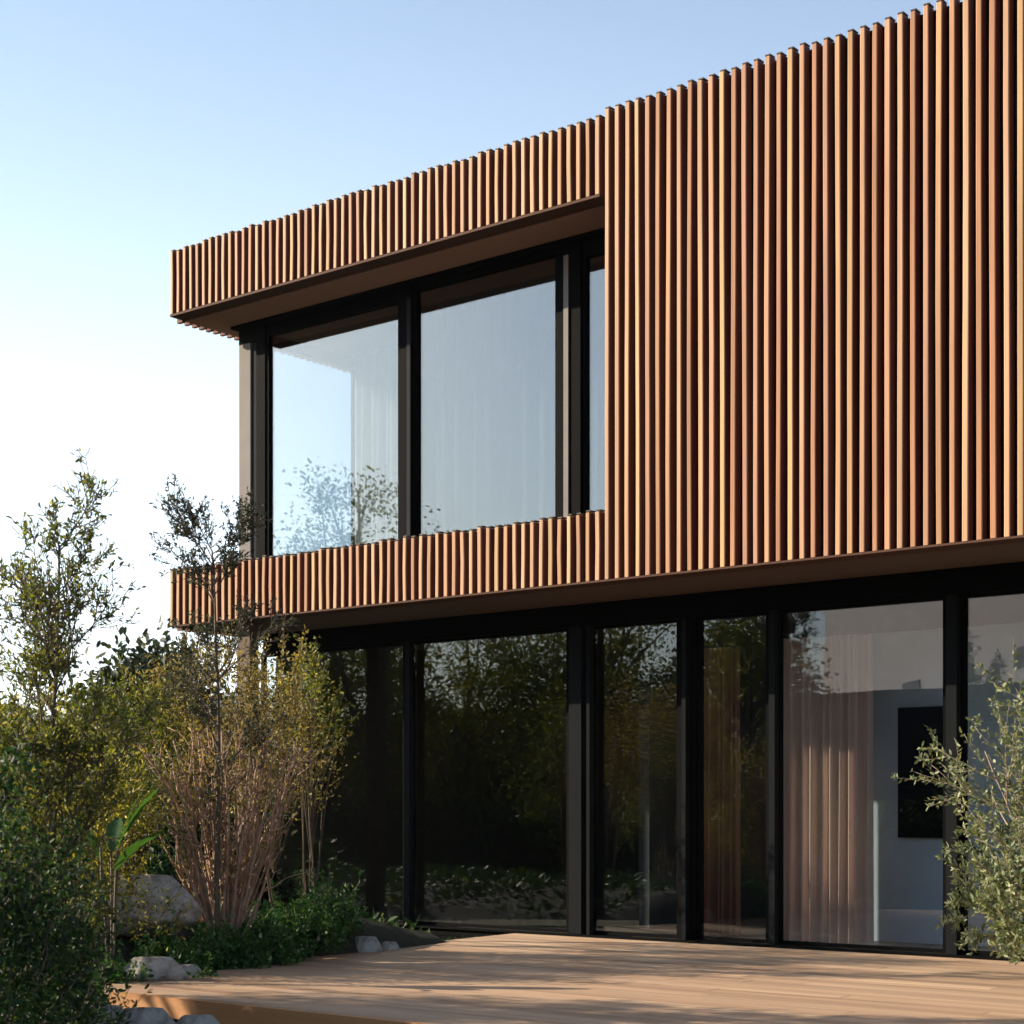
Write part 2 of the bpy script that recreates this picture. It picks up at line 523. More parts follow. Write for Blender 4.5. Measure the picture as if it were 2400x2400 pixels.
# side glazing of the upper room
p = MB(); p.box(XW + .06, YW + .18, ZU0, XW + .075, 13.58, ZU1 - .1)
sw = MB(); sw.box(XW + .03, YW + .1, ZU1 - .1, XW + .1, 13.6, ZU1); sw.box(XW + .03, YW + .1, ZU0 - .01, XW + .1, 13.6, ZU0 - .001)
sw.box(XW + .03, 13.585, ZU0, XW + .1, 13.64, ZU1 - .101)
w = hp(sw, 'side_window', M['frame'])
hp(p, 'pane', M['glass_side'], w)
# upper room
s = MB(); s.box(XW + .11, 16.4, ZB1 - .15, XM + 2.4, 16.5, ZF - .014)
s.box(XW + .13, 13.66, ZB1 - .15, XW + .2, 16.39, ZF - .014)
s.box(XM + 2.4, YW + .2, ZB1 - .15, XM + 2.5, 16.39, ZF - .014)
hp(s, 'upper_room_wall', M['white_wall'])
s = MB(); s.box(XW + .11, YW + .13, ZB1 - .155, XM + 2.39, 16.39, ZB1 - .13)
hp(s, 'upper_room_floor', M['dark_floor'])

# ground floor panes (px edges read along the photo)
Y = YG
Z0, Z1 = .02, ZB0 - .004
edges = [(500, 764), (780, 1072), (1122, 1280), (1325, 1448), (1475, 1782), (1823, 2080), (2110, 2420)]
head = MB(); head.box(XL + .2, Y - .06, Z1 - .20, XR, Y + .06, Z1)
hp(head, 'lintel', M['frame'])
for i, (a, b) in enumerate(edges):
    window('window' if i % 2 else 'sliding_door', xon(a, Y) - .03, xon(b, Y) + .03, Z0, Z1 - .201, Y, .03, 'glass_low', .03, dep=.06)
for i in range(len(edges) - 1):
    x0 = xon(edges[i][1], Y) + .031; x1 = xon(edges[i + 1][0], Y) - .031
    if x1 - x0 < .012:
        x0 -= .01; x1 += .01
    post(x0, x1, Z0, Z1 - .201, Y - .05, Y + .07, 'frame')
# lighter faces standing proud of the posts
for (a, b, m) in [(766, 774, 'frame_grey'), (1075, 1098, 'frame_grey'), (1108, 1114, 'frame_grey'),
                  (1288, 1295, 'frame_grey'), (1452, 1463, 'frame_grey'), (1786, 1806, 'frame_grey')]:
    x0 = xon(a, Y - .10); x1 = xon(b, Y - .10)
    mm = 'frame_dim' if True else m
    if 'frame_dim' not in M: M['frame_dim'] = plain('dark_grey_aluminium', (.010, .0115, .0125), .75, .0, .04, .08)
    post(x0, x1, Z0, Z1 - .205, Y - .115, Y - .0505, mm, 'mullion_strip')
s = MB(); s.box(XL, Y - .13, .0, XR, Y - .035, .018)
hp(s, 'threshold', M['frame'])
# ground floor rooms
s = MB(); s.box(XL + .3, 17.6, 0, XR, 17.7, ZB0 - .005)
s.box(-9.2, 13.4, 0, -9.08, 17.59, ZB0 - .005)
hp(s, 'inner_wall', M['dark_wall'])
s = MB(); s.box(-7.2, 13.3, .012, -3.6, 13.4, ZB0 - .35)
hp(s, 'blue_grey_partition', M['blue_wall'])
s = MB(); s.box(-6.45, 13.26, .9, -6.02, 13.298, 2.0)
hp(s, 'inner_doorway_panel', M['frame'])
s = MB(); s.box(XL + .3, Y + .08, -.02, XR, 17.59, .010)
hp(s, 'inner_floor', M['dark_floor'])

# curtains hang inside the glass: things of their own
def curtain(name, x0, y0, x1, y1, z0, z1, m, label, folds, amp=.045):
    mb = MB(); n = folds * 10
    vs = []
    L = math.hypot(x1 - x0, y1 - y0); nx, ny = -(y1 - y0) / L, (x1 - x0) / L
    rows = 10
    for j in range(rows + 1):
        t = j / rows
        for i in range(n + 1):
            u = i / n
            w = math.sin(u * folds * 2 * PI + .8 * math.sin(u * 9)) * amp * (.55 + .45 * (1 - t)) + amp * .5 * math.sin(u * folds * .83 * PI + 1 + t)
            vs.append((x0 + (x1 - x0) * u + nx * w, y0 + (y1 - y0) * u + ny * w, z0 + (z1 - z0) * t))
    mb.poly(vs, [(j * (n + 1) + i, j * (n + 1) + i + 1, (j + 1) * (n + 1) + i + 1, (j + 1) * (n + 1) + i) for j in range(rows) for i in range(n)])
    o = mb.build(name, M[m], smooth=True, loc=(x0, y0, z0))
    return tag(o, label, 'curtain')
curtain('curtain', -11.0, 12.5, -8.0, 12.5, ZU0 - .02, ZU1 - .03, 'sheer', 'white sheer curtain drawn across the wide upper window pane', 15)
M['sheer_white'] = cloth('bright_white_cloth', (.85, .84, .81), .45)
curtain('curtain', -13.0, 13.42, -12.2, 13.36, ZU0 - .02, ZU1 - .03, 'sheer_white', 'white sheer curtain gathered at the back of the corner room upstairs', 7)
curtain('curtain', xon(1470, 12.8), 12.8, xon(1640, 12.8), 12.85, .02, 2.6, 'drape', 'long pink beige curtain behind the ground floor glass', 10, .05)
curtain('curtain', xon(1322, 13.1), 13.1, xon(1398, 13.1), 13.1, .02, 2.6, 'drape_brown', 'dark russet curtain seen dimly behind a narrow ground floor pane', 6, .05)

# ------------------------------------------------------------------ timber deck
deck = thing('timber_deck', (-8.6, 6.7, 0), 'wide timber deck of long boards running in front of the black glass wall', 'deck')
bpy.context.view_layer.update()
dk = MB()
def left_edge(y):
    pts = [(6.60, -8.52), (6.95, -8.98), (7.84, -9.06), (9.84, -9.58), (11.64, -9.76), (12.4, -9.8)]
    for (a, xa_), (b, xb_) in zip(pts, pts[1:]):
        if y <= b: return xa_ + (xb_ - xa_) * (y - a) / (b - a)
    return pts[-1][1]
y = 6.70; bw = .138
while y < YG - .28:
    y1 = min(y + bw, YG - .135)
    e0, e1 = left_edge(y), left_edge(y1)
    cuts = [None]
    xx = -8 + random.uniform(0, 3.2)
    while xx < 5: cuts.append(xx); xx += random.uniform(2.8, 4.4)
    cuts.append(6.0)
    for ca, cb in zip(cuts, cuts[1:]):
        a0 = e0 if ca is None else ca + .002; a1 = e1 if ca is None else ca + .002
        zt = random.uniform(-.0015, .0)
        dk.poly([(a0, y, -.028), (cb - .002, y, -.028), (cb - .002, y1, -.028), (a1, y1, -.028),
                 (a0, y + .002, zt - .001), (cb - .002, y + .002, zt - .001), (cb - .002, y1 - .002, zt), (a1, y1 - .002, zt)],
                [(0, 3, 2, 1), (4, 5, 6, 7), (0, 1, 5, 4), (1, 2, 6, 5), (2, 3, 7, 6), (3, 0, 4, 7)])
    y += bw + .008
def dp(mb, name, m):
    o = mb.build(name, m, None); o.parent = deck
    o.matrix_parent_inverse = deck.matrix_world.inverted()
    return o
dp(dk, 'board_surface', M['deck'])
e = MB(); e.box(-8.53, 6.655, -.125, 6, 6.695, -.002)
dp(e, 'front_edge_board', M['fascia_wood'])
e = MB()
pts = [(6.70, -8.56), (6.95, -8.93), (7.84, -9.02), (9.84, -9.54), (11.64, -9.72), (12.1, -9.76)]
for (ya, xa_), (yb, xb_) in zip(pts, pts[1:]):
    e.prism([(xa_, ya), (xa_ + .035, ya), (xb_ + .035, yb), (xb_, yb)], -.125, -.030)
dp(e, 'side_edge_board', M['fascia_wood'])
e = MB()
for xx in np.arange(-8.2, 5.5, 1.2):
    e.box(xx, 6.85, -.45, xx + .06, 12.0, -.06)
dp(e, 'joists', M['backing'])

# ------------------------------------------------------------------ rocks
def rock(loc, size, seed, label, rot=0, group=None, name='boulder', sub=5):
    import bmesh
    bm = bmesh.new()
    bmesh.ops.create_icosphere(bm, subdivisions=sub, radius=1)
    for v in bm.verts:
        p = v.co.copy()
        q = p + Vector((seed * 3.1, seed, -seed))
        d = 1 + .22 * mnoise.noise(q * 1.1) + .10 * mnoise.noise(q * 2.7) + .05 * mnoise.noise(q * 6) + .022 * mnoise.noise(q * 15)
        # flattened facets
        for nrm in FAC:
            h = p.dot(nrm)
            if h * d > .74: d *= .74 / (h * d) * .85 + .15
        v.co = Vector((p.x * size[0], p.y * size[1], p.z * size[2])) * d
    me = bpy.data.meshes.new(name); bm.to_mesh(me); bm.free()
    me.materials.append(M['rock'])
    me.polygons.foreach_set('use_smooth', [True] * len(me.polygons))
    o = bpy.data.objects.new(name, me); COL.objects.link(o)
    o.location = loc; o.rotation_euler = (0, 0, rot)
    return tag(o, label, 'boulder' if name == 'boulder' else 'stone', group)
FAC = [Vector(v).normalized() for v in [(1, .3, .5), (-.7, .6, .5), (.2, -1, .4), (0, .2, 1), (-.8, -.5, .3), (.6, .7, -.2)]]
def rk(px, py_top, D, w, h, seed, label, dy=None, rot=.65, **k):
    x, y = at(px, D)
    zt = zat(py_top, D)
    rock((x, y, zt - h * .86), (w, dy or w * .7, h), seed, label, rot, **k)
rk(268, 1647, 12.0, .44, .25, 1.0, 'large pale rounded boulder at the foot of the bare stemmed shrub')
rk(292, 1803, 11.3, .23, .12, 2.4, 'flat grey boulder at the left edge of the deck', dy=.14)
rk(352, 1818, 11.55, .13, .07, 3.7, 'small thin slab of stone beside the flat grey boulder', dy=.08)
rk(690, 1765, 13.6, .16, .14, 5.2, 'rounded pale boulder where the deck meets the black glass wall')
rk(735, 1775, 13.8, .10, .09, 6.1, 'little stone tucked behind the pale boulder near the glass wall')
#rk(618, 1655, 15.2, .25, .3, 8.4, 'dim boulder behind the leafy ground cover close to the glass')
rk(190, 1893, 9.5, .22, .12, 9.3, 'pale stone under the left corner of the deck')
rk(275, 1898, 9.35, .19, .11, 10.2, 'light grey stone below the front edge of the deck, next to the corner stone')
rk(375, 1912, 9.3, .15, .09, 11.9, 'low brown stone lying in the shade under the deck edge')
rk(90, 1898, 8.9, .17, .12, 12.7, 'whitish stone half hidden by the dark foreground bush')
# loose pebbles
pb = MB()
for i in range(700):
    px = random.uniform(-150, 620); D = random.uniform(8.4, 9.9)
    x, y = at(px, D)
    r = random.uniform(.015, .05)
    z = ground_z(x, y) + r * .3
    vs = []; 
    for (a, b, c) in [(1, 0, 0), (0, 1, 0), (-1, 0, 0), (0, -1, 0), (0, 0, .7), (0, 0, -.7), (.6, .6, .35), (-.6, .6, .35), (-.6, -.6, .35), (.6, -.6, .35)]:
        k = r * random.uniform(.75, 1.2)
        vs.append((x + a * k, y + b * k, z + c * k))
    pb.poly(vs, [(4, 6, 7), (4, 7, 8), (4, 8, 9), (4, 9, 6), (0, 1, 6), (1, 7, 6), (1, 2, 7), (2, 8, 7), (2, 3, 8), (3, 9, 8), (3, 0, 9), (0, 6, 9), (0, 5, 1), (1, 5, 2), (2, 5, 3), (3, 5, 0)])
tag(pb.build('pebbles', M['rock'], smooth=False), 'loose pale pebbles and gravel below the deck edge', 'pebbles', kind='stuff')

# ------------------------------------------------------------------ plants
def leaves_mesh(name, P, Dn, size, m, parent, aspect=.42, fold=.25, curl=.0, sizevar=.35):
    """P (n,3) positions, Dn (n,3) directions; each leaf a small folded blade"""
    n = len(P)
    if n == 0: return None
    Dn = Dn / (np.linalg.norm(Dn, axis=1, keepdims=True) + 1e-9)
    R = RNG.normal(size=(n, 3))
    S = np.cross(Dn, R); S /= (np.linalg.norm(S, axis=1, keepdims=True) + 1e-9)
    U = np.cross(S, Dn)
    s = size * (1 + sizevar * RNG.uniform(-1, 1, (n, 1)))
    w = s * aspect * .5
    b = P
    tip = P + Dn * s - U * s * curl
    ml = P + Dn * s * .32 + S * w * .9 + U * w * fold
    mr = P + Dn * s * .32 - S * w * .9 + U * w * fold
    nl = P + Dn * s * .70 + S * w * .75 + U * w * fold - U * s * curl * .4
    nr = P + Dn * s * .70 - S * w * .75 + U * w * fold - U * s * curl * .4
    V = np.stack([b, ml, nl, tip, nr, mr], axis=1).reshape(-1, 3)
    base = (np.arange(n) * 6)[:, None]
    F = np.concatenate([base + np.array([[0, 1, 2, 3]]), base + np.array([[0, 3, 4, 5]])], axis=1).reshape(-1)
    me = bpy.data.meshes.new(name)
    me.vertices.add(len(V)); me.vertices.foreach_set('co', V.astype(np.float32).ravel())
    nf = n * 2
    me.loops.add(nf * 4); me.loops.foreach_set('vertex_index', F.astype(np.int32))
    me.polygons.add(nf)
    me.polygons.foreach_set('loop_start', np.arange(nf, dtype=np.int32) * 4)
    me.polygons.foreach_set('loop_total', np.full(nf, 4, dtype=np.int32))
    me.update(calc_edges=True)
    me.materials.append(m)
    o = bpy.data.objects.new(name, me); COL.objects.link(o); o.parent = parent
    return o

def rnd_unit():
    while True:
        v = Vector((random.uniform(-1, 1), random.uniform(-1, 1), random.uniform(-1, 1)))
        if .05 < v.length < 1: return v.normalized()

def grow(mb, tips, p, d, length, r, depth, prm, lead=False):
    """one branch as a wandering polyline, then its children"""
    n = prm.get('seg', 7)
    pts = [p.copy()]; rr = [r]
    dirs = [d.copy()]
    cur = d.copy(); q = p.copy()
    for i in range(n):
        cur = (cur + rnd_unit() * (.05 if lead else prm['wander']) + Vector((0, 0, prm['up']))).normalized()
        q = q + cur * (length / n)
        pts.append(q.copy()); rr.append(max(r * (1 - .75 * (i + 1) / n), prm.get('rmin', .0015))); dirs.append(cur.copy())
    mb.tube(pts, rr, prm.get('k', 5) if depth > 1 else 4)
    if depth <= prm.get('leafdepth', 1):
        for i in range(1, n + 1):
            tips.append((pts[i], dirs[i], depth))
    if depth == 0: return
    nc = prm['kids'][-depth] if len(prm['kids']) >= depth else 4
    for c in range(nc):
        t = random.uniform(prm.get('tmin', .25), 1.0)
        i = min(n - 1, int(t * n)); f = t * n - i
        bp = pts[i].lerp(pts[i + 1], f)
        side = rnd_unit(); side = (side - side.dot(dirs[i]) * dirs[i]).normalized()
        ang = random.uniform(*prm['ang'])
        nd = (dirs[i] * math.cos(ang) + side * math.sin(ang)).normalized()
        grow(mb, tips, bp, nd, length * random.uniform(*prm.get('clen', {}).get(depth, (.38, .62))) * (1.15 - .5 * t), rr[i] * .6, depth - 1, prm)

def leaf_from_tips(tips, per, spread, zlo=None, thin=None):
    P = []; Dn = []
    for (p, d, dep) in tips:
        k = per
        if thin is not None: k = per * thin(p)
        kk = int(k) + (1 if random.random() < k - int(k) else 0)
        for _ in range(kk):
            P.append(p + rnd_unit() * spread * random.random())
            Dn.append((d * .7 + rnd_unit()))
    if not P: return np.zeros((0, 3)), np.zeros((0, 3))
    return np.array([tuple(p) for p in P]), np.array([tuple(q) for q in Dn])

def tree(name, x, y, z, h, lm, bm_, label, cat, prm, per=3, spread=.05, size=.05, aspect=.4, lean=(0, 0), r=.03, depth=3, group=None, thin=None, trunkname='trunk', crown='crown', fold=.25):
    t = thing(name, (x, y, z), label, cat, group)
    mb = MB(); tips = []
    grow(mb, tips, Vector((0, 0, -.05)), Vector((lean[0], lean[1], 1)).normalized(), h * prm.get('lead', .95), r, depth, prm, True)
    mb.build(trunkname, M[bm_], t, smooth=True)
    P, Dn = leaf_from_tips(tips, per, spread, thin=thin)
    leaves_mesh(crown, P, Dn, size, M[lm], t, aspect, fold)
    return t

def bush(name, x, y, z, rx, ry, h, lm, bm_, label, cat, n=6000, size=.04, clumps=45, cr=.16, aspect=.45, group=None, stems=14, shell=.55, yaw=0., sprigs=0, zlo=0.):
    """many-stemmed shrub: leafy clumps of uneven size through a dome, stems reaching into them"""
    t = thing(name, (x, y, z), label, cat, group)
    t.rotation_euler = (0, 0, yaw)
    mb = MB()
    C = []
    for i in range(clumps):
        th = random.uniform(0, 2 * PI); ph = math.acos(random.uniform(-.05, 1))
        rr = random.uniform(shell, 1.0) ** .7 * random.uniform(.85, 1.1)
        C.append(Vector((rx * rr * math.sin(ph) * math.cos(th), ry * rr * math.sin(ph) * math.sin(th), h * (zlo + (1 - zlo) * (.12 + .86 * rr * math.cos(ph))))))
    if zlo > 0:
        for c in C:
            if random.random() < .5: mb.tube([Vector((.02, -.01, h * zlo * .45)), Vector((c.x * .3, c.y * .3, h * zlo)) + rnd_unit() * .05, c], [.007, .005, .002], 4)
    for i in range(stems):
        c = random.choice(C); b = Vector((random.uniform(-.2, .2) * rx, random.uniform(-.2, .2) * ry, -.05))
        m1 = b.lerp(c, .5) + Vector((0, 0, .12 * h)) + rnd_unit() * .04
        mb.tube([b, b.lerp(m1, .5) + rnd_unit() * .015, m1, m1.lerp(c, .5) + rnd_unit() * .015, c], [.011, .009, .007, .005, .003], 4)
    P = []; Dn = []
    for i in range(n):
        c = C[int(random.random() ** 1.15 * len(C))]
        g_ = Vector((random.gauss(0, 1), random.gauss(0, 1), random.gauss(0, .8)))
        if g_.length > 1.9: g_ *= 1.9 / g_.length * random.uniform(.5, 1)
        p = c + g_ * cr * (.45 + .35 * ((hash((round(c.x, 2), round(c.y, 2))) % 100) / 100))
        if p.z < -.05: p.z = random.uniform(0, .1)
        P.append(tuple(p)); Dn.append(tuple(rnd_unit() + g_.normalized() * .6 + Vector((0, 0, .35))))
    for i in range(sprigs):
        c = random.choice(C)
        d = (Vector((c.x / rx, c.y / ry, .9 + c.z / h)) + rnd_unit() * .4).normalized()
        L = random.uniform(.12, .40)
        pts = [c + d * L * j / 5 + rnd_unit() * .012 * j / 3 for j in range(6)]
        mb.tube(pts, [.004, .0035, .003, .0025, .002, .0015], 4)
        for q in pts[1:]:
            for _ in range(4):
                P.append(tuple(q + rnd_unit() * .015)); Dn.append(tuple(d * .5 + rnd_unit()))
    mb.build('stems', M[bm_], t, smooth=True)
    leaves_mesh('foliage', np.array(P), np.array(Dn), size, M[lm], t, aspect)
    return t

def gz(x, y): return ground_z(x, y) - .02

# tall slender tree at the left
prm = dict(wander=.10, up=.05, kids=[20, 7, 4], ang=(.5, 1.0), seg=9, tmin=.12, lead=.97)
x, y = at(108, 9.6)
tree('slender_tree', x, y, gz(x, y), zat(975, 9.6) - gz(x, y), 'leaf_olive', 'bark', 'tall slender tree with wispy open branches against the bright sky, left of the house', 'tree',
     dict(wander=.15, up=.07, kids=[46, 12, 4], ang=(.45, 1.1), seg=9, tmin=.12, rmin=.0022, lead=.97, leafdepth=1, k=5, clen={3: (.14, .28), 2: (.3, .6)}), per=.75, spread=.02, size=.034, aspect=.40, r=.026,
     thin=lambda p: .45 if p.z > 2.4 else 1.0)
# sapling in front of the slab corner
x, y = at(410, 12.3)
tree('sapling', x, y, gz(x, y), zat(1000, 12.3) - gz(x, y), 'leaf_slate', 'bark', 'thin trunked sapling whose twigs cross the left end of the slatted band', 'tree',
     dict(wander=.10, up=.05, rmin=.0022, kids=[28, 10, 4], ang=(.5, 1.0), seg=9, tmin=.35, lead=.97, k=5, clen={3: (.14, .28), 2: (.3, .6)}), per=.5, spread=.02, size=.028, aspect=.42, r=.024)

# vase shaped bare-stemmed shrub
def vase_shrub():
    x, y = at(424, 12.5); z = gz(x, y) - .0
    t = thing('bare_stemmed_shrub', (x, y, z), 'vase shaped shrub of many bare reddish stems with yellowing leaves at their tips', 'shrub')
    mb = MB(); P = []; Dn = []
    H = zat(1385, 12.5) - z
    for i in range(56):
        az = random.uniform(0, 2 * PI); R = random.uniform(.06, .60)
        b = Vector((math.cos(az), math.sin(az), 0)) * random.uniform(.0, .06)
        hh = H * random.uniform(.80, 1.05)
        pts = []; n = 10
        w1, w2, pz = random.uniform(-.13, .13), random.uniform(-.13, .13), random.uniform(0, 6)
        for j in range(n + 1):
            u = j / n
            rr = R * (u ** .85)
            pts.append(b + Vector((math.cos(az) * rr + w1 * math.sin(u * 5 + pz) * u, math.sin(az) * rr + w2 * math.cos(u * 6 + pz) * u, u * hh)) + rnd_unit() * .014 * u)
        r0 = random.uniform(.008, .017)
        mb.tube(pts, [r0 * (1 - .65 * j / n) for j in range(n + 1)], 5)
        for k in range(5):
            j = random.randint(3, n - 1); p = pts[j]
            d = (rnd_unit() * .7 + Vector((math.cos(az) * .3, math.sin(az) * .3, .9))).normalized()
            L = random.uniform(.15, .42)
            tp = [p + d * L * q / 4 + rnd_unit() * .022 for q in range(5)]; tp[0] = p
            mb.tube(tp, [.0065, .005, .004, .003, .002], 4)
            for q in tp[2:]:
                for _ in range(2):
                    P.append(tuple(q + rnd_unit() * .05)); Dn.append(tuple(rnd_unit() + Vector((0, 0, .3))))
        for j in range(8, n + 1):
            for _ in range(3):
                P.append(tuple(pts[j] + rnd_unit() * .09)); Dn.append(tuple(rnd_unit() + Vector((0, 0, .3))))
    mb.build('stems', M['bark_red'], t, smooth=True)
    leaves_mesh('foliage', np.array(P), np.array(Dn), .038, M['leaf_tan'], t, .45)
vase_shrub()

# golden and olive bushes behind and around it
def gb(px, D, w, py_top, lm, label, n=7000, **k):
    x, y = at(px, D); z = gz(x, y)
    h = (zat(py_top, D) - z) / .98
    k.setdefault('clumps', 60); k.setdefault('cr', .20)
    return bush(k.pop('name', 'shrub'), x, y, z, w, w * .8, h, lm, k.pop('bk', 'bark'), label, 'shrub', n=n, group=k.pop('group', 'shrubs in the bed beside the deck'), **k)
gb(30, 12.4, .80, 1300, 'leaf_gold', 'rounded golden shrub behind the slender tree', 8500, size=.035, sprigs=40)
gb(160, 11.8, .62, 1370, 'leaf_gold', 'yellow green shrub between the slender tree and the boulder', 7500, size=.034, sprigs=40)
gb(255, 13.4, .66, 1290, 'leaf_olive', 'tall olive green shrub standing behind the large boulder', 8000, zlo=.35, size=.035, sprigs=50)
gb(390, 13.6, .72, 1225, 'leaf_tan', 'airy tan leaved shrub rising above the bare stems', 6500, zlo=.55, stems=5, size=.034, sprigs=60)
gb(515, 14.4, .52, 1225, 'leaf_tan', 'brownish feathery shrub beside the left end of the ground floor glass', 3000, zlo=.35, stems=3, size=.034, sprigs=80)
gb(75, 9.6, .42, 1500, 'leaf_gold', 'small golden shrub with pale flower heads in front of the slender tree', 6000, size=.026, sprigs=30, cr=.14)
gb(585, 14.9, .32, 1215, 'leaf_olive', 'upright green sprigs reaching up to the underside of the slab', 800, size=.04, sprigs=50, clumps=22, cr=.13, zlo=.5, stems=7)
for (px, D, w, pt, lab) in [(120, 19, 1.3, 1440, 'dark green shrub deep in the garden behind the yellow green shrub'), (290, 18.5, 1.2, 1450, 'dark green shrub deep in the garden behind the boulder'),
                            (430, 18.6, .9, 1440, 'dark green shrub behind the bare stems at the corner of the house')]:
    x, y = at(px, D); z = gz(x, y)
    bush('shrub', x, y, z, w, w, zat(pt, D) - z, 'leaf_dark', 'bark', lab, 'shrub', n=9000, size=.08, clumps=70, cr=.22, aspect=.5, group='dark shrubs at the back of the garden', shell=.2)
# green ground cover along the deck edge
for (px, D, w, pt, lab) in [(318, 11.75, .30, 1742, 'low green plants creeping round the foot of the large boulder'),
                            (400, 12.3, .34, 1742, 'low leafy plant under the bare stemmed shrub'),
                            (470, 12.6, .36, 1715, 'bright green low shrub just right of the bare stems'),
                            (560, 13.0, .38, 1672, 'highest mound of green ground cover, with white flower heads'),
                            (615, 13.5, .30, 1690, 'last mound of green ground cover beside the rounded pale boulder'),
                            (215, 11.2, .24, 1765, 'dark green low plant left of the flat grey boulder')]:
    x, y = at(px, D); z = gz(x, y)
    bush('ground_cover_plant', x, y, z - .03, w * 1.25, w * .9, max(.2, zat(pt, D) - z), 'leaf_green', 'bark', lab, 'plant', n=4200, size=.034, clumps=36, cr=.09,
         aspect=.6, group='green plants along the deck edge', stems=10, shell=.3, sprigs=18)
# dark foreground bushes
for (px, D, w, pt, lab, n) in [(-20, 7.6, .46, 1310, 'dense dark green bush filling the lower left corner', 13000),
                               (65, 8.3, .38, 1500, 'dark green bush leaning towards the deck corner', 10000),
                               (60, 9.2, .28, 1650, 'shaded leafy bush just left of the deck corner', 7000)]:
    x, y = at(px, D); z = gz(x, y)
    bush('dark_bush', x, y, z, w, w, zat(pt, D) - z, 'leaf_dark', 'bark', lab, 'bush', n=int(n * .8), size=.034, clumps=80, cr=.14, aspect=.42, group='dark bushes at the left edge', shell=.25, sprigs=190)

# broad leaved plant
def broad_plant():
    x, y = at(205, 11.1); z = gz(x, y)
    t = thing('broad_leaved_plant', (x, y, z), 'plant with long broad bright green leaves above the boulder', 'plant')
    stem = MB()
    for i, (az, L, lean, w) in enumerate([(.65, .56, .50, .075), (.9, .48, .32, .07), (.75, .44, .75, .065), (.2, .45, .8, .065), (3.4, .40, .6, .055), (2.2, .36, .5, .05), (4.6, .36, .8, .05)]):
        H0 = zat(1600, 11.1) - z + random.uniform(-.15, .02)
        b = Vector((0, 0, 0)); top = Vector((math.cos(az) * .06, math.sin(az) * .06, H0))
        stem.tube([b, b.lerp(top, .5) + rnd_unit() * .02, top], [.012, .009, .007], 5)
        mb = MB(); n = 12; vs = []
        hd = Vector((math.cos(az), math.sin(az), 0)); sd = Vector((-math.sin(az), math.cos(az), 0))
        for j in range(n + 1):
            u = j / n
            c = top + hd * (L * math.sin(lean) * u) + Vector((0, 0, L * math.cos(lean) * u - .10 * u * u))
            ww = w * math.sin(PI * min(1, u * .93 + .05)) ** .7
            for s_ in (-1, -.5, 0, .5, 1):
                vs.append(c + sd * ww * s_ + Vector((0, 0, abs(s_) * ww * .35 + .004 * math.sin(j * 2.1 + s_ * 3))))
        mb.poly(vs, [(j * 5 + q, j * 5 + q + 1, (j + 1) * 5 + q + 1, (j + 1) * 5 + q) for j in range(n) for q in range(4)])
        mb.build('leaf', M['leaf_broad'], t, smooth=True)
    stem.build('stems', M['bark'], t, smooth=True)
broad_plant()

# olive at the right edge, in a pot
def olive():
    x, y = at(2018, 11.3)
    t = thing('olive_shrub', (x, y, 0), 'silvery green olive shrub spreading in front of the glass at the right edge', 'shrub')
    mb = MB(); tips = []
    prm = dict(wander=.13, up=.03, kids=[9, 7, 5], ang=(.45, .95), seg=8, tmin=.2, leafdepth=1, rmin=.002)
    for i in range(24):
        az = 2 * PI * i * 5 / 24 + random.uniform(-.2, .2)
        el = random.uniform(.42, 1.40)
        d = Vector((math.cos(az) * math.cos(el), math.sin(az) * math.cos(el), math.sin(el)))
        L = random.uniform(.76, .98) * (.95 + 1.15 * math.sin(el) ** 1.5)
        if d.dot(Vector((-.78, -.63, 0))) > .35: L *= .62
        grow(mb, tips, Vector((0, 0, .12)), d, L, .016, 2, prm)
    mb.build('branches', M['bark_pale'], t, smooth=True)
    P, Dn = leaf_from_tips(tips, 2.3, .022)
    leaves_mesh('foliage', P, Dn,   .043, M['leaf_silver'], t, .44)
    p = MB(); k = 28; prof = [(.17, 0), (.2, .1), (.23, .2), (.25, .21), (.25, .25), (.22, .25), (.20, .2)]
    vs = [(r * math.cos(2 * PI * j / k), r * math.sin(2 * PI * j / k), z) for r, z in prof for j in range(k)]
    fs = [(i * k + j, i * k + (j + 1) % k, (i + 1) * k + (j + 1) % k, (i + 1) * k + j) for i in range(len(prof) - 1) for j in range(k)]
    fs += [tuple(range(k - 1, -1, -1)), tuple(range((len(prof) - 1) * k, len(prof) * k))]
    p.poly(vs, fs)
    po = p.build('olive_pot', M['pot'], smooth=True, loc=None); po.location = (x, y, .002)
    tag(po, 'round terracotta pot holding the olive shrub at the right edge', 'pot')
olive()

# low creeping growth over the soil of the bed and the garden
def carpet():
    n = 52000
    X = RNG.uniform(-22, -8.6, n); Yc = RNG.uniform(-2, 15, n)
    P = []
    for a, b in zip(X, Yc):
        if a > -9.9 and b > 6.8: continue
        if b > 11.9 and a > -13.9: continue
        if mnoise.noise(Vector((a * .8, b * .8, 2))) < -.25: continue
        P.append((a, b, ground_z(a, b) + random.uniform(-.01, .09)))
    P = np.array(P)
    Dn = RNG.normal(size=P.shape) * np.array([1, 1, .5]) + np.array([0, 0, .7])
    o = leaves_mesh('ground_cover', P, Dn, .085, M['leaf_dark'], None, .42)
    tag(o, 'low creeping greenery over the soil of the garden', 'ground cover', kind='stuff')
carpet()
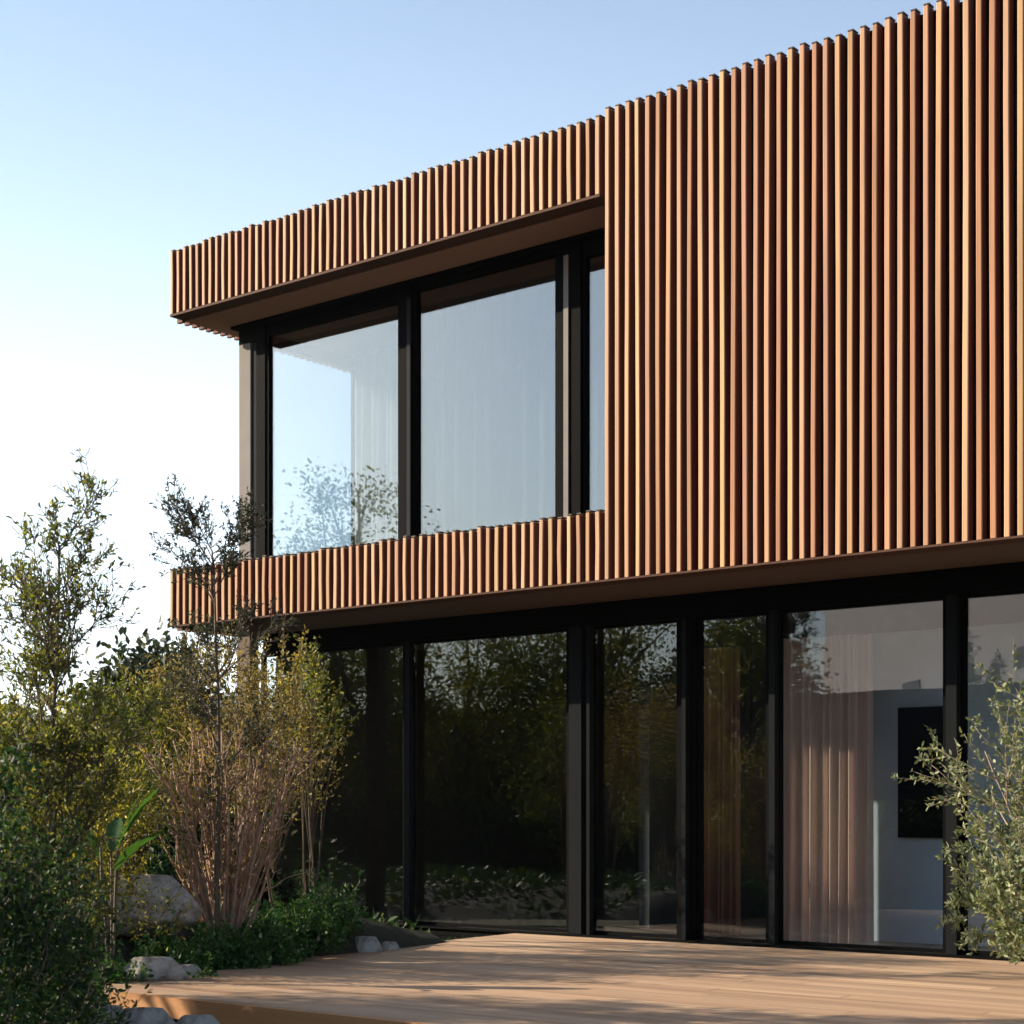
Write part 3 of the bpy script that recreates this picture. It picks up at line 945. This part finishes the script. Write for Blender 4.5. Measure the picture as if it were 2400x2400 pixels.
# trees off to the left that throw the dappled shade over the garden and the deck, and are seen in the glass
def big_tree(x, y, h, w, lm, label, n=9000, clumps=70, size=.11, group=None, cr=.42, trunk_h=.35, name='leafy_tree', zc=None):
    z = ground_z(x, y)
    t = thing(name, (x, y, z), label, 'tree', group)
    mb = MB()
    th = h * trunk_h
    mb.tube([(0, 0, -.2), (.05, .03, th * .5), (0, .08, th), (.1, 0, h * .7), (.05, 0, h * .93)], [.16 * h / 6, .12 * h / 6, .10 * h / 6, .05 * h / 6, .015], 8)
    C = []
    for i in range(clumps):
        d = rnd_unit(); rr = random.uniform(.35, 1) ** .6
        c = Vector((d.x * w * rr, d.y * w * rr, th + (h - th) * (.5 + .5 * d.z * rr)))
        C.append(c)
        if i < 26:
            b = Vector((0, 0, random.uniform(th * .7, min(c.z, h * .8))))
            m1 = b.lerp(c, .5) + rnd_unit() * .15
            mb.tube([b, m1, c], [.045 * h / 6, .028 * h / 6, .008], 5)
    mb.build('trunk', M['bark'], t, smooth=True)
    idx = RNG.integers(0, clumps, n)
    Ca = np.array([tuple(c) for c in C])
    G = RNG.normal(size=(n, 3)) * np.array([1, 1, .75])
    sc = (.35 + .5 * RNG.random(clumps))[idx][:, None] * cr
    P = Ca[idx] + G * sc
    Dn = RNG.normal(size=(n, 3)) + np.array([0, 0, .2])
    leaves_mesh('crown', P, Dn, size, M[lm], t, .5)
    return t
SUNH = Vector((-.862, -.507))
for (x, y, h, w, lab) in [(-12.7, 3.6, 4.3, .55, 'slim leafy tree throwing a narrow band of shade on the deck'),
                          (-15.6, 3.4, 2.9, 1.3, 'middle leafy tree shading the shrubs left of the deck'),
                          (-13.8, 1.6, 3.1, 1.3, 'low leafy tree shading the dark bushes')]:
    big_tree(x, y, h, w, 'leaf_olive', lab, 6000 if w > 1 else 3500, 50 if w > 1 else 26, .07, 'garden trees beside the deck', .24, .72 if h > 4 else .3)

# behind the viewpoint: garden trees, a charcoal garden wall and a pale neighbouring building, all mirrored in the glass
for (x, y, h, w, lab) in [(-19.5, -2.5, 6.2, 2.0, 'broad tree of the garden row mirrored behind the first glass panes'),
                          (-24.6, -1.5, 8.9, 2.0, 'tallest tree of the garden row, mirrored in the upstairs corner window'),
                          (-26.8, -2.2, 7.0, 2.0, 'tree at the far end of the garden row'),
                          (-21.8, -4.5, 5.6, 2.0, 'rounder tree standing behind the garden row'),
                          (-16.8, -3.2, 5.6, 1.5, 'smaller tree at the near end of the garden row'),
                          (-22.4, -4.6, 6.4, 1.8, 'bushy tree in the back line, behind the broad tree of the garden row'),
                          (-25.2, -4.9, 6.6, 2.0, 'bushy tree in the back line, behind the tallest tree of the garden row'),
                          (-18.3, -4.9, 6.0, 1.8, 'bushy tree in the back line close to the charcoal wall'),
                          (-29.5, -3.6, 6.8, 2.0, 'last bushy tree beyond the far end of the garden row')]:
    big_tree(x, y, h, w, 'leaf_dark' if h < 6 else 'leaf_olive', lab, 11000 if h < 9 else 12000, 75, .095 if h < 9 else .12, 'trees of the garden row', .5, .18)
for (x, y, L, lab) in [(-21.5, .2, 5.6, 'long clipped hedge in front of the garden row of trees'), (-11.5, -3.6, 4.6, 'shorter clipped hedge nearer the viewpoint')]:
    t = thing('clipped_hedge', (x, y, -.42), lab, 'hedge')
    n = 26000 if L > 5 else 16000
    P = RNG.uniform(-1, 1, (n, 3)) * np.array([L, .55, .85]) + np.array([0, 0, .85])
    P += .07 * RNG.normal(size=P.shape)
    leaves_mesh('foliage', P, RNG.normal(size=(n, 3)), .10, M['leaf_dark'], t, .55)
    mb = MB()
    for i in range(int(L * 3)):
        bx = -L + .33 + i * .66
        mb.tube([(bx, 0, -.1), (bx + .05, .03, .6), (bx - .03, 0, 1.4)], [.03, .02, .008], 5)
    mb.build('stems', M['bark'], t)
gw = thing('garden_wall', (-20, -6.5, 0), 'long charcoal garden wall behind the trees, facing the house', 'wall')
mb = MB(); mb.box(-24, -.15, -.5, 26, .15, 3.5); mb.build('wall_panel', M['darkrender'], gw)
mb = MB(); mb.box(-24.05, -.2, 3.502, 26.05, .2, 3.58); mb.build('coping', M['frame'], gw)
nb = thing('neighbouring_building', (-20, -25, 0), 'plain pale rendered building standing behind the charcoal garden wall', 'building')
nb.rotation_euler = (0, 0, math.radians(50))
mb = MB(); mb.box(-30, -8, -.5, 15, 0, 13); mb.build('wall', M['concrete'], nb)
mb = MB(); mb.box(-30.2, -8.2, 13.002, 15.2, .2, 13.25); mb.build('roof', M['darkrender'], nb)
for i in range(5):
    mb = MB(); mb.box(-22 + 7 * i, 0.0, 5.6, -19.5 + 7 * i, .05, 6.2); mb.build('window', M['darkrender'], nb)

# mid-distance trees behind the garden, left of the house
for (px, D, pt, w, lm, lab, nm) in [(285, 26, 1215, .9, 'leaf_slate', 'round dark tree behind the garden below the slab corner', 'round_tree'),
                                (-60, 30, 1330, 2.8, 'leaf_olive', 'distant broad tree beyond the garden at the left edge', 'broad_tree'),
                                (150, 40, 1400, 3.2, 'leaf_dark', 'distant dark tree behind the golden shrubs', 'broad_tree'),
                                (420, 38, 1420, 3.0, 'leaf_dark', 'distant dark tree behind the sapling', 'broad_tree'),
                                (560, 44, 1420, 3.0, 'leaf_dark', 'distant dark tree beyond the corner of the house', 'broad_tree')]:
    x, y = at(px, D)
    big_tree(x, y, zat(pt, D) - .1, w, lm, lab, 8000, 70, .15, 'trees beyond the garden', .55, .2, nm)

# the air: pale haze that only tells over kilometres
hzm = bpy.data.materials.new('air_haze'); hzm.use_nodes = True
hn = hzm.node_tree; hn.nodes.remove(hn.nodes['Principled BSDF'])
pv = hn.nodes.new('ShaderNodeVolumePrincipled')
pv.inputs['Color'].default_value = (.80, .88, 1.0, 1); pv.inputs['Density'].default_value = .00013
pv.inputs['Anisotropy'].default_value = .2
hn.links.new(pv.outputs[0], hn.nodes['Material Output'].inputs['Volume'])
mb = MB(); mb.box(-4700, -4700, -4, 4700, 4700, 480)
tag(mb.build('haze', hzm), 'thin pale haze in the air over the garden and hills', 'haze', kind='stuff')

# ------------------------------------------------------------------ light, sky, camera
SUN_EL = math.radians(24)
sd = Vector((SUNH.x * math.cos(SUN_EL), SUNH.y * math.cos(SUN_EL), math.sin(SUN_EL))).normalized()
sun = bpy.data.lights.new('sun', 'SUN')
sun.energy = 5.0; sun.angle = math.radians(.5); sun.color = (1, .86, .68)
so = bpy.data.objects.new('sun', sun); COL.objects.link(so)
so.rotation_euler = (-sd).to_track_quat('-Z', 'Y').to_euler()

HAZE_K, HAZE_P, HAZE_A, HAZE_DIR = 5.9, 4.0, 14.5, (-.76, .65, 0)
w = bpy.data.worlds.new('World'); scene.world = w; w.use_nodes = True
nt = w.node_tree
bg = nt.nodes['Background']
sky = nt.nodes.new('ShaderNodeTexSky'); sky.sky_type = 'NISHITA'; sky.sun_disc = False
sky.sun_elevation = SUN_EL
sky.sun_rotation = math.atan2(sd.x, sd.y)      # clockwise from +Y
sky.air_density = 1.0; sky.dust_density = 1.2; sky.ozone_density = 1.0
# bright haze glow added low in the sky, peaking well aside from the sun
tc = nt.nodes.new('ShaderNodeTexCoord')
sep = nt.nodes.new('ShaderNodeSeparateXYZ'); nt.links.new(tc.outputs['Generated'], sep.inputs[0])
def mth(op, a, b=None, c=None, clamp=False):
    n = nt.nodes.new('ShaderNodeMath'); n.operation = op; n.use_clamp = clamp
    for i, v in enumerate((a, b, c)):
        if v is None: continue
        if hasattr(v, 'is_linked'): nt.links.new(v, n.inputs[i])
        else: n.inputs[i].default_value = v
    return n.outputs[0]
el = mth('MAXIMUM', sep.outputs[2], 0.0)
fall = mth('EXPONENT', mth('MULTIPLY', el, -HAZE_K))
dt = nt.nodes.new('ShaderNodeVectorMath'); dt.operation = 'DOT_PRODUCT'
nt.links.new(tc.outputs['Generated'], dt.inputs[0]); dt.inputs[1].default_value = HAZE_DIR
side = mth('POWER', mth('MULTIPLY_ADD', dt.outputs['Value'], .5, .5, True), HAZE_P)
amt = mth('MULTIPLY', mth('MULTIPLY', fall, side), HAZE_A)
hz = nt.nodes.new('ShaderNodeVectorMath'); hz.operation = 'SCALE'; hz.inputs[0].default_value = (.93, .99, 1.0)
nt.links.new(amt, hz.inputs['Scale'])
tot = nt.nodes.new('ShaderNodeVectorMath'); tot.operation = 'ADD'
tint = nt.nodes.new('ShaderNodeVectorMath'); tint.operation = 'MULTIPLY'; tint.inputs[1].default_value = (.84, .98, 1.07)
nt.links.new(sky.outputs[0], tint.inputs[0]); nt.links.new(tint.outputs[0], tot.inputs[0]); nt.links.new(hz.outputs[0], tot.inputs[1])
nt.links.new(tot.outputs[0], bg.inputs['Color'])
bg.inputs['Strength'].default_value = .09

cam = bpy.data.cameras.new('camera')
cam.sensor_width = 36; cam.lens = 3201 / 1932 * 36
cam.shift_y = (1536 - 966) / 1932
cam.clip_end = 20000; cam.clip_start = .05
cam.dof.use_dof = True; cam.dof.focus_distance = 13.5; cam.dof.aperture_fstop = 4.0
co = bpy.data.objects.new('camera', cam); COL.objects.link(co)
co.location = (0, 0, EYE)
co.rotation_euler = (math.radians(90), 0, math.atan2(SA, CA))
scene.camera = co

scene.view_settings.view_transform = 'Standard'
scene.view_settings.look = 'None'
scene.view_settings.exposure = 1.13
scene.view_settings.gamma = 1
scene.cycles.use_denoising = True
scene.cycles.max_bounces = 8
scene.cycles.transparent_max_bounces = 16
